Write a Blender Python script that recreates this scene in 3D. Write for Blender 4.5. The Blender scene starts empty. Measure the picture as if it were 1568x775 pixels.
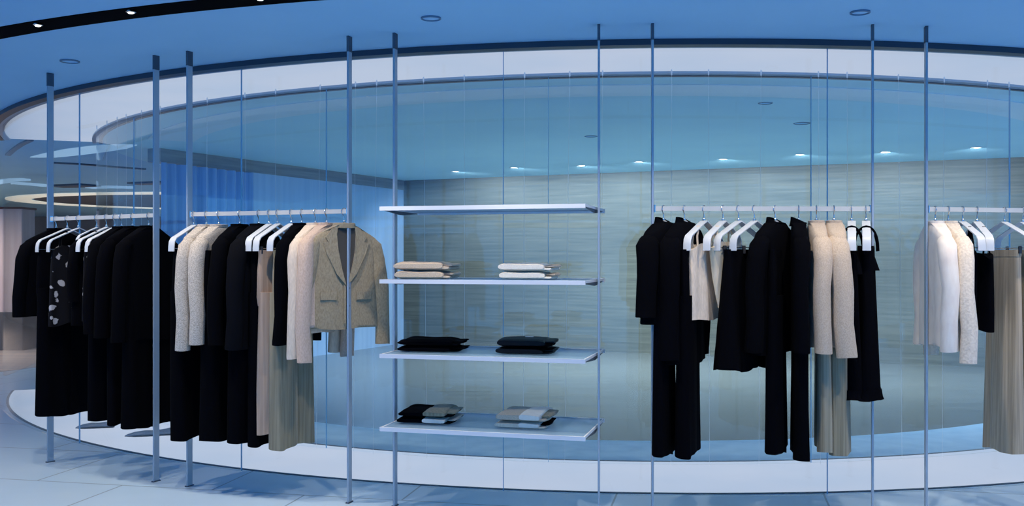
import bpy, math, random
from mathutils import Vector
R_ = math.radians
rng = random.Random(7)
scene = bpy.context.scene
COL = scene.collection

def lin(r, g, b):
    f = lambda c: (c/255/12.92) if c <= 10 else ((c/255+0.055)/1.055)**2.4
    return (f(r), f(g), f(b))

# ------------------------------------------------------------------ camera, world, exposure
F = 1500.0                       # focal length in pixels of a 1568 wide frame
EYE = 1.40
CEIL = 2.667
cam_d = bpy.data.cameras.new('camera'); cam = bpy.data.objects.new('camera', cam_d); COL.objects.link(cam)
cam.location = (0, 0, EYE); cam.rotation_euler = (R_(90), 0, 0)
cam_d.sensor_fit = 'HORIZONTAL'; cam_d.sensor_width = 36.0; cam_d.lens = F*36/1568
cam_d.shift_y = (395-387.5)/1568
cam_d.clip_start = .05; cam_d.clip_end = 200
scene.camera = cam
scene.view_settings.view_transform = 'Standard'
scene.view_settings.look = 'None'
scene.view_settings.gamma = 1.0
scene.view_settings.exposure = 0.0
scene.view_settings.use_curve_mapping = False
scene.cycles.transparent_max_bounces = 40
scene.cycles.max_bounces = 10
scene.cycles.diffuse_bounces = 5
scene.cycles.sample_clamp_indirect = 4.0
w = bpy.data.worlds.new('world'); scene.world = w; w.use_nodes = True
bg = w.node_tree.nodes['Background']
bg.inputs[0].default_value = (.11, .44, 1.0, 1); bg.inputs[1].default_value = 1.7

BLUE_SPOT = 300.0      # blue downlights and added fill spots inside the ring
TRACK_W = 58.0        # warm spotlights in the black track
BAND = .80            # luminous rings

# ------------------------------------------------------------------ plan of the place
CX, CY = 1.2, 12.68              # centre of the glass ring
R_POST, R_OUT, R_IN = 7.39, 6.93, 6.07
def polar(R, deg): return (CX + R*math.cos(R_(deg)), CY + R*math.sin(R_(deg)))
def ang(px, R):                  # angle on a circle about the centre where the sight line of column px first meets it
    dx, dy = (px-784)/F, 1.0
    A = dx*dx+dy*dy; B = -2*(dx*CX+dy*CY); Cc = CX*CX+CY*CY-R*R
    D = max(B*B-4*A*Cc, 0); t = (-B-math.sqrt(D))/(2*A)
    return math.degrees(math.atan2(t*dy-CY, t*dx-CX)) % 360
def on_ceiling(px, py):
    d = F*(CEIL-EYE)/(395-py); return ((px-784)/F*d, d)

# ------------------------------------------------------------------ materials
MATS = {}
def mat(name, col, rough=.6, metal=0.0, spec=.5, coat=0.0, sheen=0.0, emit=None, estr=0.0):
    m = bpy.data.materials.new(name); m.use_nodes = True
    b = m.node_tree.nodes['Principled BSDF']
    b.inputs['Base Color'].default_value = (*col, 1); b.inputs['Roughness'].default_value = rough
    b.inputs['Metallic'].default_value = metal; b.inputs['Specular IOR Level'].default_value = spec
    b.inputs['Coat Weight'].default_value = coat; b.inputs['Sheen Weight'].default_value = sheen
    if emit: b.inputs['Emission Color'].default_value = (*emit, 1); b.inputs['Emission Strength'].default_value = estr
    MATS[name] = m; return m
def nt(m): return m.node_tree.nodes, m.node_tree.links, m.node_tree.nodes['Principled BSDF']
def noise_col(m, c1, c2, scale=(1, 1, 1), nscale=5.0, detail=6, lo=.35, hi=.65, bump=0.0, coord='Object'):
    N, L, b = nt(m)
    tc = N.new('ShaderNodeTexCoord'); mp = N.new('ShaderNodeMapping'); mp.inputs['Scale'].default_value = scale
    n = N.new('ShaderNodeTexNoise'); n.inputs['Scale'].default_value = nscale; n.inputs['Detail'].default_value = detail
    r = N.new('ShaderNodeValToRGB'); r.color_ramp.elements[0].position = lo; r.color_ramp.elements[1].position = hi
    r.color_ramp.elements[0].color = (*c1, 1); r.color_ramp.elements[1].color = (*c2, 1)
    L.new(tc.outputs[coord], mp.inputs[0]); L.new(mp.outputs[0], n.inputs[0]); L.new(n.outputs[0], r.inputs[0]); L.new(r.outputs[0], b.inputs['Base Color'])
    if bump:
        bp = N.new('ShaderNodeBump'); bp.inputs['Strength'].default_value = bump; bp.inputs['Distance'].default_value = .01
        L.new(n.outputs[0], bp.inputs['Height']); L.new(bp.outputs[0], b.inputs['Normal'])
    return m

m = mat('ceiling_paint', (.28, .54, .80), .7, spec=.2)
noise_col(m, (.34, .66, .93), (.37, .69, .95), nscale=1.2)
def slab_floor(name, c1, c2, rough):
    m = mat(name, c1, rough, spec=.4)
    N, L, b = nt(m)
    tc = N.new('ShaderNodeTexCoord'); mp = N.new('ShaderNodeMapping'); mp.inputs['Rotation'].default_value = (0, 0, R_(12))
    br = N.new('ShaderNodeTexBrick'); br.offset = 0.5
    br.inputs['Color1'].default_value = (1, 1, 1, 1); br.inputs['Color2'].default_value = (.95, .95, .95, 1); br.inputs['Mortar'].default_value = (.45, .45, .45, 1)
    br.inputs['Scale'].default_value = 1.0; br.inputs['Mortar Size'].default_value = .006
    br.inputs['Brick Width'].default_value = 1.2; br.inputs['Row Height'].default_value = .9
    n = N.new('ShaderNodeTexNoise'); n.inputs['Scale'].default_value = 1.4; n.inputs['Detail'].default_value = 8
    r = N.new('ShaderNodeValToRGB'); r.color_ramp.elements[0].position = .3; r.color_ramp.elements[1].position = .7
    r.color_ramp.elements[0].color = (*c1, 1); r.color_ramp.elements[1].color = (*c2, 1)
    mx = N.new('ShaderNodeMix'); mx.data_type = 'RGBA'; mx.blend_type = 'MULTIPLY'; mx.inputs['Factor'].default_value = 1
    L.new(tc.outputs['Object'], mp.inputs[0]); L.new(mp.outputs[0], br.inputs[0]); L.new(mp.outputs[0], n.inputs[0])
    L.new(n.outputs[0], r.inputs[0]); L.new(r.outputs[0], mx.inputs['A']); L.new(br.outputs[0], mx.inputs['B']); L.new(mx.outputs['Result'], b.inputs['Base Color'])
    return m
slab_floor('floor_slabs', (.46, .63, .77), (.54, .69, .81), .28)
m = mat('stone_wall', (.4, .42, .38), .5, spec=.3); noise_col(m, (.110, .116, .098), (.185, .183, .150), scale=(.5, .5, 14), nscale=2.6, detail=9, lo=.3, hi=.7)
m = mat('stone_floor', (.35, .36, .34), .16, spec=.6); noise_col(m, (.12, .135, .135), (.19, .20, .19), scale=(.5, 7, 1), nscale=1.6, detail=9, lo=.3, hi=.7)
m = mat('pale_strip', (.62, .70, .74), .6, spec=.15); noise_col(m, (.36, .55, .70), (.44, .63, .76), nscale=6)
m = mat('plaster_wall', (.62, .64, .68), .7); noise_col(m, (.36, .54, .80), (.42, .60, .84), scale=(6, 6, .2), nscale=2)
m = mat('header_stone', (.24, .25, .26), .5); noise_col(m, (.20, .21, .22), (.30, .31, .30), scale=(.4, .4, 8), nscale=3)
m = mat('curtain_cloth', (.34, .40, .55), .8, sheen=.3); noise_col(m, (.20, .38, .70), (.30, .48, .80), scale=(9, 9, .3), nscale=3)
mat('slot_black', (.0015, .0018, .003), .8, spec=.02)
mat('dark_trim', (.02, .035, .06), .4)
mat('aluminium', (.30, .40, .52), .4, metal=.3)
mat('post_steel', (.36, .42, .48), .38, metal=.35)
mat('bracket_steel', (.10, .12, .15), .45, metal=.8)
mat('rail_white', (.62, .60, .54), .4, metal=.1)
mat('chrome', (.62, .64, .66), .18, metal=1.0)
mat('hanger_plastic', (.56, .59, .61), .35, spec=.4)
mat('clip_dark', (.03, .03, .035), .4)
mat('glass_edge', (.16, .40, .62), .25, spec=.6)
mat('wire_white', (.75, .80, .85), .5)
mat('shelf_white', (.70, .72, .74), .4)
mat('lamp_glow', (.9, .9, .85), .5, emit=(1.0, .97, .9), estr=2.5)
mat('reflection_paint', (.66, .88, .97), .7)
mat('grille_dark', (.13, .22, .32), .6)
mat('beige_soffit', (.55, .46, .38), .7)
mat('cove_glow', (.8, .75, .65), .6, emit=(.80, .74, .62), estr=.75)
mat('dark_soffit', (.10, .10, .11), .7)
m = mat('pink_panel', (.66, .52, .52), .7); noise_col(m, (.62, .48, .48), (.74, .62, .60), scale=(5, 5, .3), nscale=2)
mat('maroon_panel', (.08, .02, .025), .7)
m = mat('far_floor', (.5, .42, .38), .3); noise_col(m, (.36, .34, .36), (.66, .54, .48), scale=(.3, 6, 1), nscale=2.0)
mat('grey_plaster', (.30, .27, .26), .7)

def luminous(name, col, s):
    m = bpy.data.materials.new(name); m.use_nodes = True
    N = m.node_tree.nodes; L = m.node_tree.links; N.clear()
    o = N.new('ShaderNodeOutputMaterial'); e = N.new('ShaderNodeEmission')
    tc = N.new('ShaderNodeTexCoord'); n = N.new('ShaderNodeTexNoise'); n.inputs['Scale'].default_value = .8; n.inputs['Detail'].default_value = 3
    r = N.new('ShaderNodeValToRGB'); r.color_ramp.elements[0].position = .3; r.color_ramp.elements[1].position = .62
    r.color_ramp.elements[0].color = (col[0]*.86, col[1]*.93, col[2]*.98, 1); r.color_ramp.elements[1].color = (*col, 1)
    L.new(tc.outputs['Object'], n.inputs[0]); L.new(n.outputs[0], r.inputs[0]); L.new(r.outputs[0], e.inputs[0])
    e.inputs[1].default_value = s; L.new(e.outputs[0], o.inputs[0]); MATS[name] = m
luminous('band_light', (.66, .74, .92), BAND)
luminous('strip_light', (.36, .56, .80), .85)

def glass(name, tint, base=.03, edge=.6, rough=.0):
    m = bpy.data.materials.new(name); m.use_nodes = True
    N = m.node_tree.nodes; L = m.node_tree.links; N.clear()
    o = N.new('ShaderNodeOutputMaterial'); t = N.new('ShaderNodeBsdfTransparent'); g = N.new('ShaderNodeBsdfGlossy')
    t.inputs[0].default_value = (*tint, 1); g.inputs[0].default_value = (1, 1, 1, 1); g.inputs['Roughness'].default_value = rough
    lw = N.new('ShaderNodeLayerWeight'); lw.inputs[0].default_value = .5
    p = N.new('ShaderNodeMath'); p.operation = 'POWER'; p.inputs[1].default_value = 4.0
    ma = N.new('ShaderNodeMath'); ma.operation = 'MULTIPLY_ADD'; ma.inputs[1].default_value = edge; ma.inputs[2].default_value = base
    mx = N.new('ShaderNodeMixShader')
    L.new(lw.outputs['Facing'], p.inputs[0]); L.new(p.outputs[0], ma.inputs[0]); L.new(ma.outputs[0], mx.inputs[0])
    L.new(t.outputs[0], mx.inputs[1]); L.new(g.outputs[0], mx.inputs[2]); L.new(mx.outputs[0], o.inputs[0]); MATS[name] = m
glass('clear_glass', (.970, .990, 1.0), .022, .5)
# frosted shelf glass
m = mat('shelf_glass', (.36, .54, .70), .3, spec=.4)
N, L, b = nt(m); tr = N.new('ShaderNodeBsdfTransparent'); tr.inputs[0].default_value = (.86, .94, 1, 1); mx = N.new('ShaderNodeMixShader'); mx.inputs[0].default_value = .42
L.new(tr.outputs[0], mx.inputs[1]); L.new(b.outputs[0], mx.inputs[2]); L.new(mx.outputs[0], N['Material Output'].inputs[0])

def cloth(name, c1, c2, scale=(60, 60, 60), ns=3.0, lo=.35, hi=.65, sheen=.15, rough=.9, bump=.25):
    m = mat(name, c1, rough, spec=.15, sheen=sheen); noise_col(m, c1, c2, scale=scale, nscale=ns, detail=4, lo=lo, hi=hi, bump=bump); return m
def black_cloth(name, c):
    m = mat(name, c, 1.0, spec=.04); return m
black_cloth('black_wool', (.0016, .0018, .0030)); black_cloth('black_crepe', (.0013, .0015, .0028)); black_cloth('charcoal_wool', (.0040, .0044, .0062))
black_cloth('black_jersey', (.0015, .0017, .003))
mat('black_satin', (.003, .003, .005), .5, spec=.15)
cloth('grey_tweed', (0.329, 0.287, 0.235), (0.680, 0.595, 0.489), scale=(35, 35, 90), ns=4)
cloth('cream_linen', (0.615, 0.503, 0.385), (0.725, 0.595, 0.461), scale=(30, 30, 8), ns=4)
cloth('blush_linen', (0.505, 0.370, 0.282), (0.615, 0.462, 0.357), scale=(45, 45, 20), ns=4)
cloth('taupe_velvet', (0.270, 0.214, 0.136), (0.370, 0.302, 0.193), scale=(50, 50, 22), ns=3, sheen=.3)
cloth('beige_corduroy', (0.439, 0.344, 0.254), (0.549, 0.441, 0.329), scale=(50, 50, 30), ns=4, sheen=.2)
cloth('cream_silk', (0.604, 0.513, 0.357), (0.703, 0.595, 0.442), scale=(12, 12, 3), ns=3, rough=.45, bump=.1)
cloth('sheer_cream', (0.505, 0.503, 0.414), (0.593, 0.564, 0.461), scale=(12, 12, 3), ns=3, rough=.6, bump=.1)
cloth('white_cotton', (0.747, 0.656, 0.564), (0.810, 0.739, 0.640), scale=(10, 10, 4), ns=3, bump=.1)
cloth('ivory_brocade', (0.637, 0.543, 0.432), (0.769, 0.667, 0.536), scale=(18, 18, 18), ns=5, bump=.3)
cloth('champagne_satin', (0.300, 0.239, 0.165), (0.460, 0.369, 0.255), scale=(45, 45, .6), ns=2, rough=.4, bump=.1)
cloth('taupe_satin', (0.240, 0.214, 0.148), (0.360, 0.320, 0.230), scale=(45, 45, .6), ns=2, rough=.5, bump=.1)
cloth('rose_beige_wool', (0.373, 0.261, 0.188), (0.483, 0.349, 0.254), scale=(40, 40, 1), ns=2)
cloth('olive_taupe_wool', (0.200, 0.175, 0.116), (0.290, 0.253, 0.172), scale=(40, 40, 1), ns=2)
cloth('beige_knit', (0.461, 0.370, 0.273), (0.571, 0.462, 0.348), scale=(60, 60, 60), ns=3)
cloth('white_knit', (0.747, 0.667, 0.564), (0.810, 0.749, 0.640), scale=(60, 60, 60), ns=3)
mat('lining_brown', (.055, .048, .038), .7)
# black blouse printed with pale flowers
m = mat('floral_print', (.01, .01, .012), .9, spec=.1)
N, L, b = nt(m)
tc = N.new('ShaderNodeTexCoord'); v = N.new('ShaderNodeTexVoronoi'); v.inputs['Scale'].default_value = 15
n = N.new('ShaderNodeTexNoise'); n.inputs['Scale'].default_value = 26; n.inputs['Detail'].default_value = 4
ad = N.new('ShaderNodeMath'); ad.operation = 'MULTIPLY_ADD'; ad.inputs[1].default_value = .9
r = N.new('ShaderNodeValToRGB'); e = r.color_ramp.elements
e[0].position = .70; e[0].color = (.42, .40, .40, 1); e[1].position = .75; e[1].color = (.006, .006, .008, 1)
L.new(tc.outputs['Object'], v.inputs[0]); L.new(tc.outputs['Object'], n.inputs[0]); L.new(n.outputs[0], ad.inputs[0]); L.new(v.outputs['Distance'], ad.inputs[2])
L.new(ad.outputs[0], r.inputs[0]); L.new(r.outputs[0], b.inputs['Base Color'])

# ------------------------------------------------------------------ mesh helpers
class MB:
    def __init__(s): s.v = []; s.f = []; s.mi = []; s.cur = 0
    def add(s, vs, fs):
        o = len(s.v); s.v += [tuple(p) for p in vs]; s.f += [tuple(i+o for i in f) for f in fs]; s.mi += [s.cur]*len(fs); return s
    def box(s, x0, x1, y0, y1, z0, z1):
        return s.add([(x0,y0,z0),(x1,y0,z0),(x1,y1,z0),(x0,y1,z0),(x0,y0,z1),(x1,y0,z1),(x1,y1,z1),(x0,y1,z1)],
                     [(0,3,2,1),(4,5,6,7),(0,1,5,4),(1,2,6,5),(2,3,7,6),(3,0,4,7)])
    def bbox(s, x0, x1, y0, y1, z0, z1, c=.003):      # box with chamfered vertical outline
        pts = [(x0+c,y0),(x1-c,y0),(x1,y0+c),(x1,y1-c),(x1-c,y1),(x0+c,y1),(x0,y1-c),(x0,y0+c)]
        return s.prism(pts, z0, z1)
    def prism(s, pts, z0, z1):
        n = len(pts)
        vs = [(x,y,z0) for x,y in pts]+[(x,y,z1) for x,y in pts]
        fs = [tuple(range(n-1,-1,-1)), tuple(range(n,2*n))]+[(i,(i+1)%n,(i+1)%n+n,i+n) for i in range(n)]
        return s.add(vs, fs)
    def loft(s, rings, cap0=True, cap1=True, closed=True):
        n = len(rings[0]); vs = [p for r in rings for p in r]; fs = []
        for k in range(len(rings)-1):
            for i in range(n if closed else n-1):
                j = (i+1) % n
                fs.append((k*n+i, k*n+j, (k+1)*n+j, (k+1)*n+i))
        if cap0: fs.append(tuple(range(n-1,-1,-1)))
        if cap1: fs.append(tuple((len(rings)-1)*n+i for i in range(n)))
        return s.add(vs, fs)
    def tube(s, path, rx, ry=None, n=10, side=(0,1,0), cap=True):
        """rx: radius across `side` x tangent, ry: radius along side"""
        m = len(path); P = [Vector(p) for p in path]; S = Vector(side)
        if not isinstance(rx, (list, tuple)): rx = [rx]*m
        if ry is None: ry = rx
        if not isinstance(ry, (list, tuple)): ry = [ry]*m
        rings = []
        for i in range(m):
            t = (P[min(i+1,m-1)]-P[max(i-1,0)]).normalized()
            u = S.cross(t)
            if u.length < 1e-4: u = Vector((1,0,0)).cross(t)
            u.normalize(); vv = t.cross(u).normalized()
            rings.append([P[i]+u*math.cos(a)*rx[i]+vv*math.sin(a)*ry[i] for a in [2*math.pi*k/n for k in range(n)]])
        return s.loft(rings, cap, cap)
    def strap(s, path, width, thick):                 # flat band: width along y, path in x-z
        P = [Vector(p) for p in path]; m = len(P); rings = []
        for i in range(m):
            t = (P[min(i+1,m-1)]-P[max(i-1,0)]).normalized(); u = Vector((0,1,0)).cross(t).normalized()
            wd = width[i] if isinstance(width, (list, tuple)) else width
            y = Vector((0,1,0))*wd/2; q = u*thick/2; c = .75
            rings.append([P[i]-y-q*c, P[i]-y*c-q, P[i]+y*c-q, P[i]+y-q*c, P[i]+y+q*c, P[i]+y*c+q, P[i]-y*c+q, P[i]-y+q*c])
        return s.loft(rings)
    def lathe(s, prof, n=20, cx=0, cy=0):
        rings = [[(cx+r*math.cos(2*math.pi*k/n), cy+r*math.sin(2*math.pi*k/n), z) for k in range(n)] for r, z in prof]
        return s.loft(rings)
    def arc(s, r0, r1, z0, z1, a0, a1, n=120, cx=CX, cy=CY):   # solid annular sector
        rings = []
        for k in range(n+1):
            a = R_(a0+(a1-a0)*k/n); c, sn = math.cos(a), math.sin(a)
            rings.append([(cx+r0*c,cy+r0*sn,z0),(cx+r1*c,cy+r1*sn,z0),(cx+r1*c,cy+r1*sn,z1),(cx+r0*c,cy+r0*sn,z1)])
        return s.loft(rings)
    def build(s, name, mats, parent=None, smooth=True, angle=40):
        me = bpy.data.meshes.new(name); me.from_pydata(s.v, [], s.f); me.update()
        if isinstance(mats, str): mats = [mats]
        for q in mats: me.materials.append(MATS[q])
        me.polygons.foreach_set('material_index', s.mi)
        import bmesh
        bm = bmesh.new(); bm.from_mesh(me); bmesh.ops.recalc_face_normals(bm, faces=bm.faces[:]); bm.to_mesh(me); bm.free()
        if smooth:
            me.polygons.foreach_set('use_smooth', [True]*len(me.polygons)); me.set_sharp_from_angle(angle=R_(angle))
        o = bpy.data.objects.new(name, me); COL.objects.link(o)
        if parent: o.parent = parent
        return o
def tag(o, label, cat, group=None, kind=None):
    o['label'] = label; o['category'] = cat
    if group: o['group'] = group
    if kind: o['kind'] = kind
    return o
def thing(name, label, cat, loc=(0,0,0), rz=0.0, group=None):
    o = bpy.data.objects.new(name, None); o.empty_display_size = .1; COL.objects.link(o)
    o.location = loc; o.rotation_euler = (0,0,rz); return tag(o, label, cat, group)
def struct(name, mb, m, label, cat, smooth=True):
    o = mb.build(name, m, None, smooth); tag(o, label, cat); o['kind'] = 'structure'; return o

# ------------------------------------------------------------------ the setting
A0, A1 = 200.0, 345.0
struct('floor', MB().box(-16, 16, -3, 34, -.12, 0), 'floor_slabs', 'pale grey slab floor with thin dark joints', 'floor')
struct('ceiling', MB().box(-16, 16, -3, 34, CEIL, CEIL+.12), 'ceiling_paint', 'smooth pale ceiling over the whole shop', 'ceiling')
struct('trim_1', MB().arc(6.10, 6.90, CEIL-.012, CEIL-.0005, A0, A1), 'band_light', 'wide luminous ring set in the ceiling above the glass', 'light band')
struct('trim_2', MB().arc(5.98, 6.86, .0005, .004, A0, A1), 'band_light', 'wide luminous ring set in the floor at the foot of the glass', 'light band')
mb = MB(); mb.arc(6.955, 7.03, CEIL-.035, CEIL-.0005, A0, A1); struct('trim_3', mb, 'dark_trim', 'thin dark slot edging the outside of the ceiling ring', 'trim')
struct('trim_4', MB().arc(6.90, 6.953, CEIL-.028, CEIL-.0005, A0, A1), 'aluminium', 'grey metal channel along the outer ceiling ring edge', 'trim')
struct('trim_5', MB().arc(6.00, 6.035, CEIL-.034, CEIL-.0005, A0, A1), 'dark_trim', 'thin dark line edging the inside of the ceiling ring', 'trim')
struct('trim_6', MB().arc(6.037, 6.10, CEIL-.028, CEIL-.0005, A0, A1), 'aluminium', 'grey metal channel along the inner ceiling ring edge', 'trim')
struct('trim_7', MB().arc(6.862, 6.885, .0005, .005, A0, A1), 'dark_trim', 'thin dark joint around the outside of the floor ring', 'trim')
struct('trim_8', MB().arc(5.955, 5.978, .0005, .006, A0, A1), 'bracket_steel', 'thin dark joint around the inside of the floor ring', 'trim')
struct('floor_inside', MB().arc(.001, 5.22, .0005, .006, 0, 360), 'stone_floor', 'polished streaky stone floor inside the glass ring', 'floor')
struct('floor_strip', MB().arc(5.222, 5.953, .0005, .007, A0, A1), 'pale_strip', 'pale band of floor just inside the glass ring', 'floor')
struct('reflection_strip', MB().arc(5.08, 5.56, CEIL-.010, CEIL-.0045, A0+4, A1), 'reflection_paint', 'pale curved strip painted as a reflection on the ceiling inside the ring', 'trim')  # pale paint stands in for the light band's reflection in the glass
m = mat('ceiling_lit_paint', (.50, .84, .97), .7, spec=.2); noise_col(m, (.48, .82, .96), (.52, .86, .98), nscale=1.2)  # lighter copy of the ceiling paint, making up for missing light
struct('ceiling_inside_lit_layer', MB().arc(.001, 5.998, CEIL-.004, CEIL-.0005, 0, 360), 'ceiling_lit_paint', 'round ceiling inside the glass ring, its paint lightened to look lit', 'ceiling')
# black recessed track slot in front
struct('trim_10', MB().arc(8.16, 8.34, CEIL-.004, CEIL-.0005, 215, 330), 'slot_black', 'wide black curved slot in the ceiling holding spotlights', 'trim')
# back wall of stone and left wall
P_CORNER, P_RIGHT, P_LEFT = Vector((-1.77, 16.0)), Vector((8.0, 11.55)), Vector((-4.05, 11.25))
def wall(mb, p, q, z0, z1, t):
    d = (q-p).normalized(); n = Vector((-d.y, d.x))*t
    return mb.prism([tuple(p), tuple(q), tuple(q+n), tuple(p+n)], z0, z1)
struct('wall_back', wall(MB(), P_RIGHT, P_CORNER, .006, CEIL, -.2), 'stone_wall', 'streaky beige grey stone wall behind the glass ring', 'wall', False)
pm = P_LEFT.lerp(P_CORNER, .30)
struct('wall_left', wall(MB(), P_CORNER, pm, .006, CEIL-.16, -.15), 'plaster_wall', 'plain pale wall panel left of the stone corner', 'wall', False)
struct('trim_11', wall(MB(), P_CORNER+Vector((.01,-.01)), P_LEFT, CEIL-.16, CEIL-.0005, -.18), 'header_stone', 'dark stone header along the top of the left wall', 'trim', False)
# far shop beyond the left end
struct('wall_far', MB().box(-16, 16, 30, 30.2, 0, CEIL), 'grey_plaster', 'grey brown far wall of the shop beyond the ring', 'wall', False)
struct('wall_side', MB().box(-15.2, -15, 8, 30, 0, CEIL), 'grey_plaster', 'grey brown far side wall beyond the ring', 'wall', False)

# ------------------------------------------------------------------ glass panes
WIN = [0]
def glass_wall(R, joints, z0, z1, names, group):
    g = .16/R
    for i in range(len(joints)-1):
        a, b = joints[i], joints[i+1]
        mb = MB(); mb.arc(R-.006, R+.006, z0, z1, a+g, b-g, n=max(6, int((b-a)*1.2)))
        WIN[0] += 1
        o = mb.build('window_%d' % WIN[0], 'clear_glass'); tag(o, names[i], 'glass pane', group, 'structure')
        e = MB().arc(R-.0058, R+.0058, z0+.001, z1-.001, b-g+.001, b-g+.028, n=1); e.build('polished_edge', 'glass_edge', o)
outer = [212.0, ang(122, R_OUT), ang(370, R_OUT), ang(771, R_OUT), ang(1267, R_OUT), ang(1267, R_OUT)+15.5]
glass_wall(R_OUT, outer, .004, CEIL-.006, [
    'curved clear glass pane at the far left end of the outer ring', 'curved outer glass pane behind the rack of black clothes',
    'wide curved outer glass pane behind the tweed and taupe jackets', 'wide curved outer glass pane directly behind the shelves',
    'curved outer glass pane behind the white jackets at the right'], 'outer glass ring')
inner = [207.0, ang(205, R_IN), ang(500, R_IN), ang(840, R_IN), ang(1242, R_IN), ang(1242, R_IN)+15.5]
glass_wall(R_IN, inner, .006, CEIL-.006, [
    'curved inner glass pane at the far left end of the inner ring', 'inner glass pane seen through the left jackets',
    'inner glass pane behind the left half of the shelves', 'inner glass pane behind the right half of the shelves and the black suits',
    'inner glass pane behind the right hand clothes'], 'inner glass ring')

# thin wires strung between the two glass rings
k = 0
for i in range(34):
    a = 214+i*3.02+rng.uniform(-1.0, 1.0); b = a+rng.uniform(-.35, .35)
    x0, y0 = polar(6.16, a); x1, y1 = polar(6.16, b)
    r_ = thing('hanging_wire', 'fine pale wire strung from ceiling ring to floor ring behind the outer glass', 'wire', (x0, y0, 0), 0, 'fine wires inside the glass ring')
    MB().tube([(x1-x0, y1-y0, .012), (0, 0, CEIL-.014)], .0008, n=5).build('cable', 'wire_white', r_)
    MB().lathe([(.004, CEIL-.05), (.005, CEIL-.03), (.004, CEIL-.0125)], 8).build('end_fitting', 'wire_white', r_)

# ------------------------------------------------------------------ curtain on the left wall
mb = MB(); rings = []
d = (P_CORNER-P_LEFT).normalized(); nrm = Vector((d.y, -d.x))
Lc = (pm-P_LEFT).length; n = 150
for z in (.03, .6, 1.3, 2.0, CEIL-.17):
    ring = []
    for k in range(n+1):
        t = k/n*Lc; off = .035*math.sin(t*38)+.015*math.sin(t*17+1)
        p = P_LEFT+d*t-nrm*(-.02)+nrm*off; ring.append((p.x, p.y, z))
    for k in range(n, -1, -1):
        t = k/n*Lc; off = .035*math.sin(t*38)+.015*math.sin(t*17+1)-.006
        p = P_LEFT+d*t-nrm*(-.02)+nrm*off; ring.append((p.x, p.y, z))
    rings.append(ring)
mb.loft(rings); tag(mb.build('curtain', 'curtain_cloth'), 'blue grey floor length curtain hanging in folds at the left end of the wall', 'curtain')

# ------------------------------------------------------------------ lamps and added fill spots in the ceiling
def spot(loc, target, power, col, size, blend, rad=.04, name='lamp'):
    l = bpy.data.lights.new(name, 'SPOT'); l.energy = power; l.color = col; l.spot_size = R_(size); l.spot_blend = blend; l.shadow_soft_size = rad
    o = bpy.data.objects.new(name, l); COL.objects.link(o); o.location = loc
    o.rotation_euler = (Vector(target)-Vector(loc)).to_track_quat('-Z', 'Y').to_euler(); return o
def downlight(px, py, label, lit=True, r=.055, light=False):
    x, y = on_ceiling(px, py)
    t = thing('ceiling_downlight' if lit else 'ceiling_speaker', label, 'ceiling light' if lit else 'ceiling speaker', (x, y, CEIL), 0,
              'recessed lights in the inner ceiling' if lit else 'round flush speakers in the ceiling')
    MB().lathe([(r+.008, -.0005), (r+.009, -.008), (r+.002, -.010), (r, -.003)], 24).build('rim', 'shelf_white' if lit else 'grille_dark', t)
    MB().lathe([(r-.001, -.0032), (r*.7, -.006), (.002, -.007)], 24).build('lens' if lit else 'grille', 'lamp_glow' if lit else 'ceiling_paint', t)
    if lit: spot((x, y, CEIL-.03), (x+.43, y+.95, .7), BLUE_SPOT*.30, (.80, .92, 1.0), 155, .5, .05, 'downlight_and_fill_beam')
    return t
for px, py, lb in ((1355, 232, 'bright recessed downlight above the beige corduroy jackets'), (1495, 225, 'recessed downlight furthest right in the inner ceiling'),
                   (1225, 236, 'recessed downlight above the black suits, just off the stone wall'), (1107, 243, 'recessed downlight above the cream blouses near the stone wall'),
                   (978, 247, 'small recessed downlight beside the first post of the black suit rack'), (890, 253, 'small recessed downlight above the right end of the shelves'),
                   (697, 262, 'small recessed downlight above the left end of the shelves'), (787, 256, 'small recessed downlight above the middle of the shelves')):
    downlight(px, py, lb)
for px, py, lb, r in ((660, 27, 'round flush speaker in the ceiling in front, above the shelves', .045), (107, 93, 'round flush speaker in the ceiling above the left rack', .052),
                   (1317, 18, 'round flush speaker in the ceiling in front, at the right', .042), (1228, 188, 'dark round ceiling speaker inside the ring above the black suits', .07),
                   (905, 208, 'dark round ceiling speaker inside the ring by the shelf post', .06), (1172, 157, 'small round ceiling speaker inside the ring nearest the band', .05)):
    downlight(px, py, lb, False, r)
for x, y in ((.8, 11.4), (3.0, 10.8), (-1.2, 11.8), (.9, 12.8), (5.0, 10.6)):  # fill spots without fittings, added for bounce on inner floor and ceiling
    spot((x, y, CEIL-.03), (x, y, 0), BLUE_SPOT, (.72, .88, 1.0), 124, .5, .06, 'downlight_and_fill_beam')
# spotlights in the black track
for i, a in enumerate((233.2, 238.2, 243.2, 247.8, 253.1, 258.5, 263.5, 268.5, 273.5, 278.5, 283.5, 288.5, 293.5)):
    x, y = polar(8.25, a)
    tx, ty = polar(7.65, a)
    seen = 'near the upper left corner'
    lb = {243.2: 'small spotlight in the black ceiling track, nearest the left frame edge', 247.8: 'small spotlight in the black ceiling track, second from the left',
          253.1: 'small spotlight in the black ceiling track, where the track leaves the view'}.get(a)
    if lb:
        t = thing('track_spotlight', lb, 'spotlight', (x, y, CEIL-.004), R_(a), 'spotlights in the black ceiling track')
        MB().lathe([(.022, -.0005), (.025, -.012), (.020, -.014)], 20, .06, 0).build('rim', 'chrome', t)
        MB().lathe([(.017, -.0145), (.012, -.019), (.002, -.020)], 20, .06, 0).build('lens', 'lamp_glow', t)
    spot((x, y, CEIL-.05), (tx, ty, 0), TRACK_W, (1.0, .88, .74), 84, .6, .03, 'track_beam')

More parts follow.
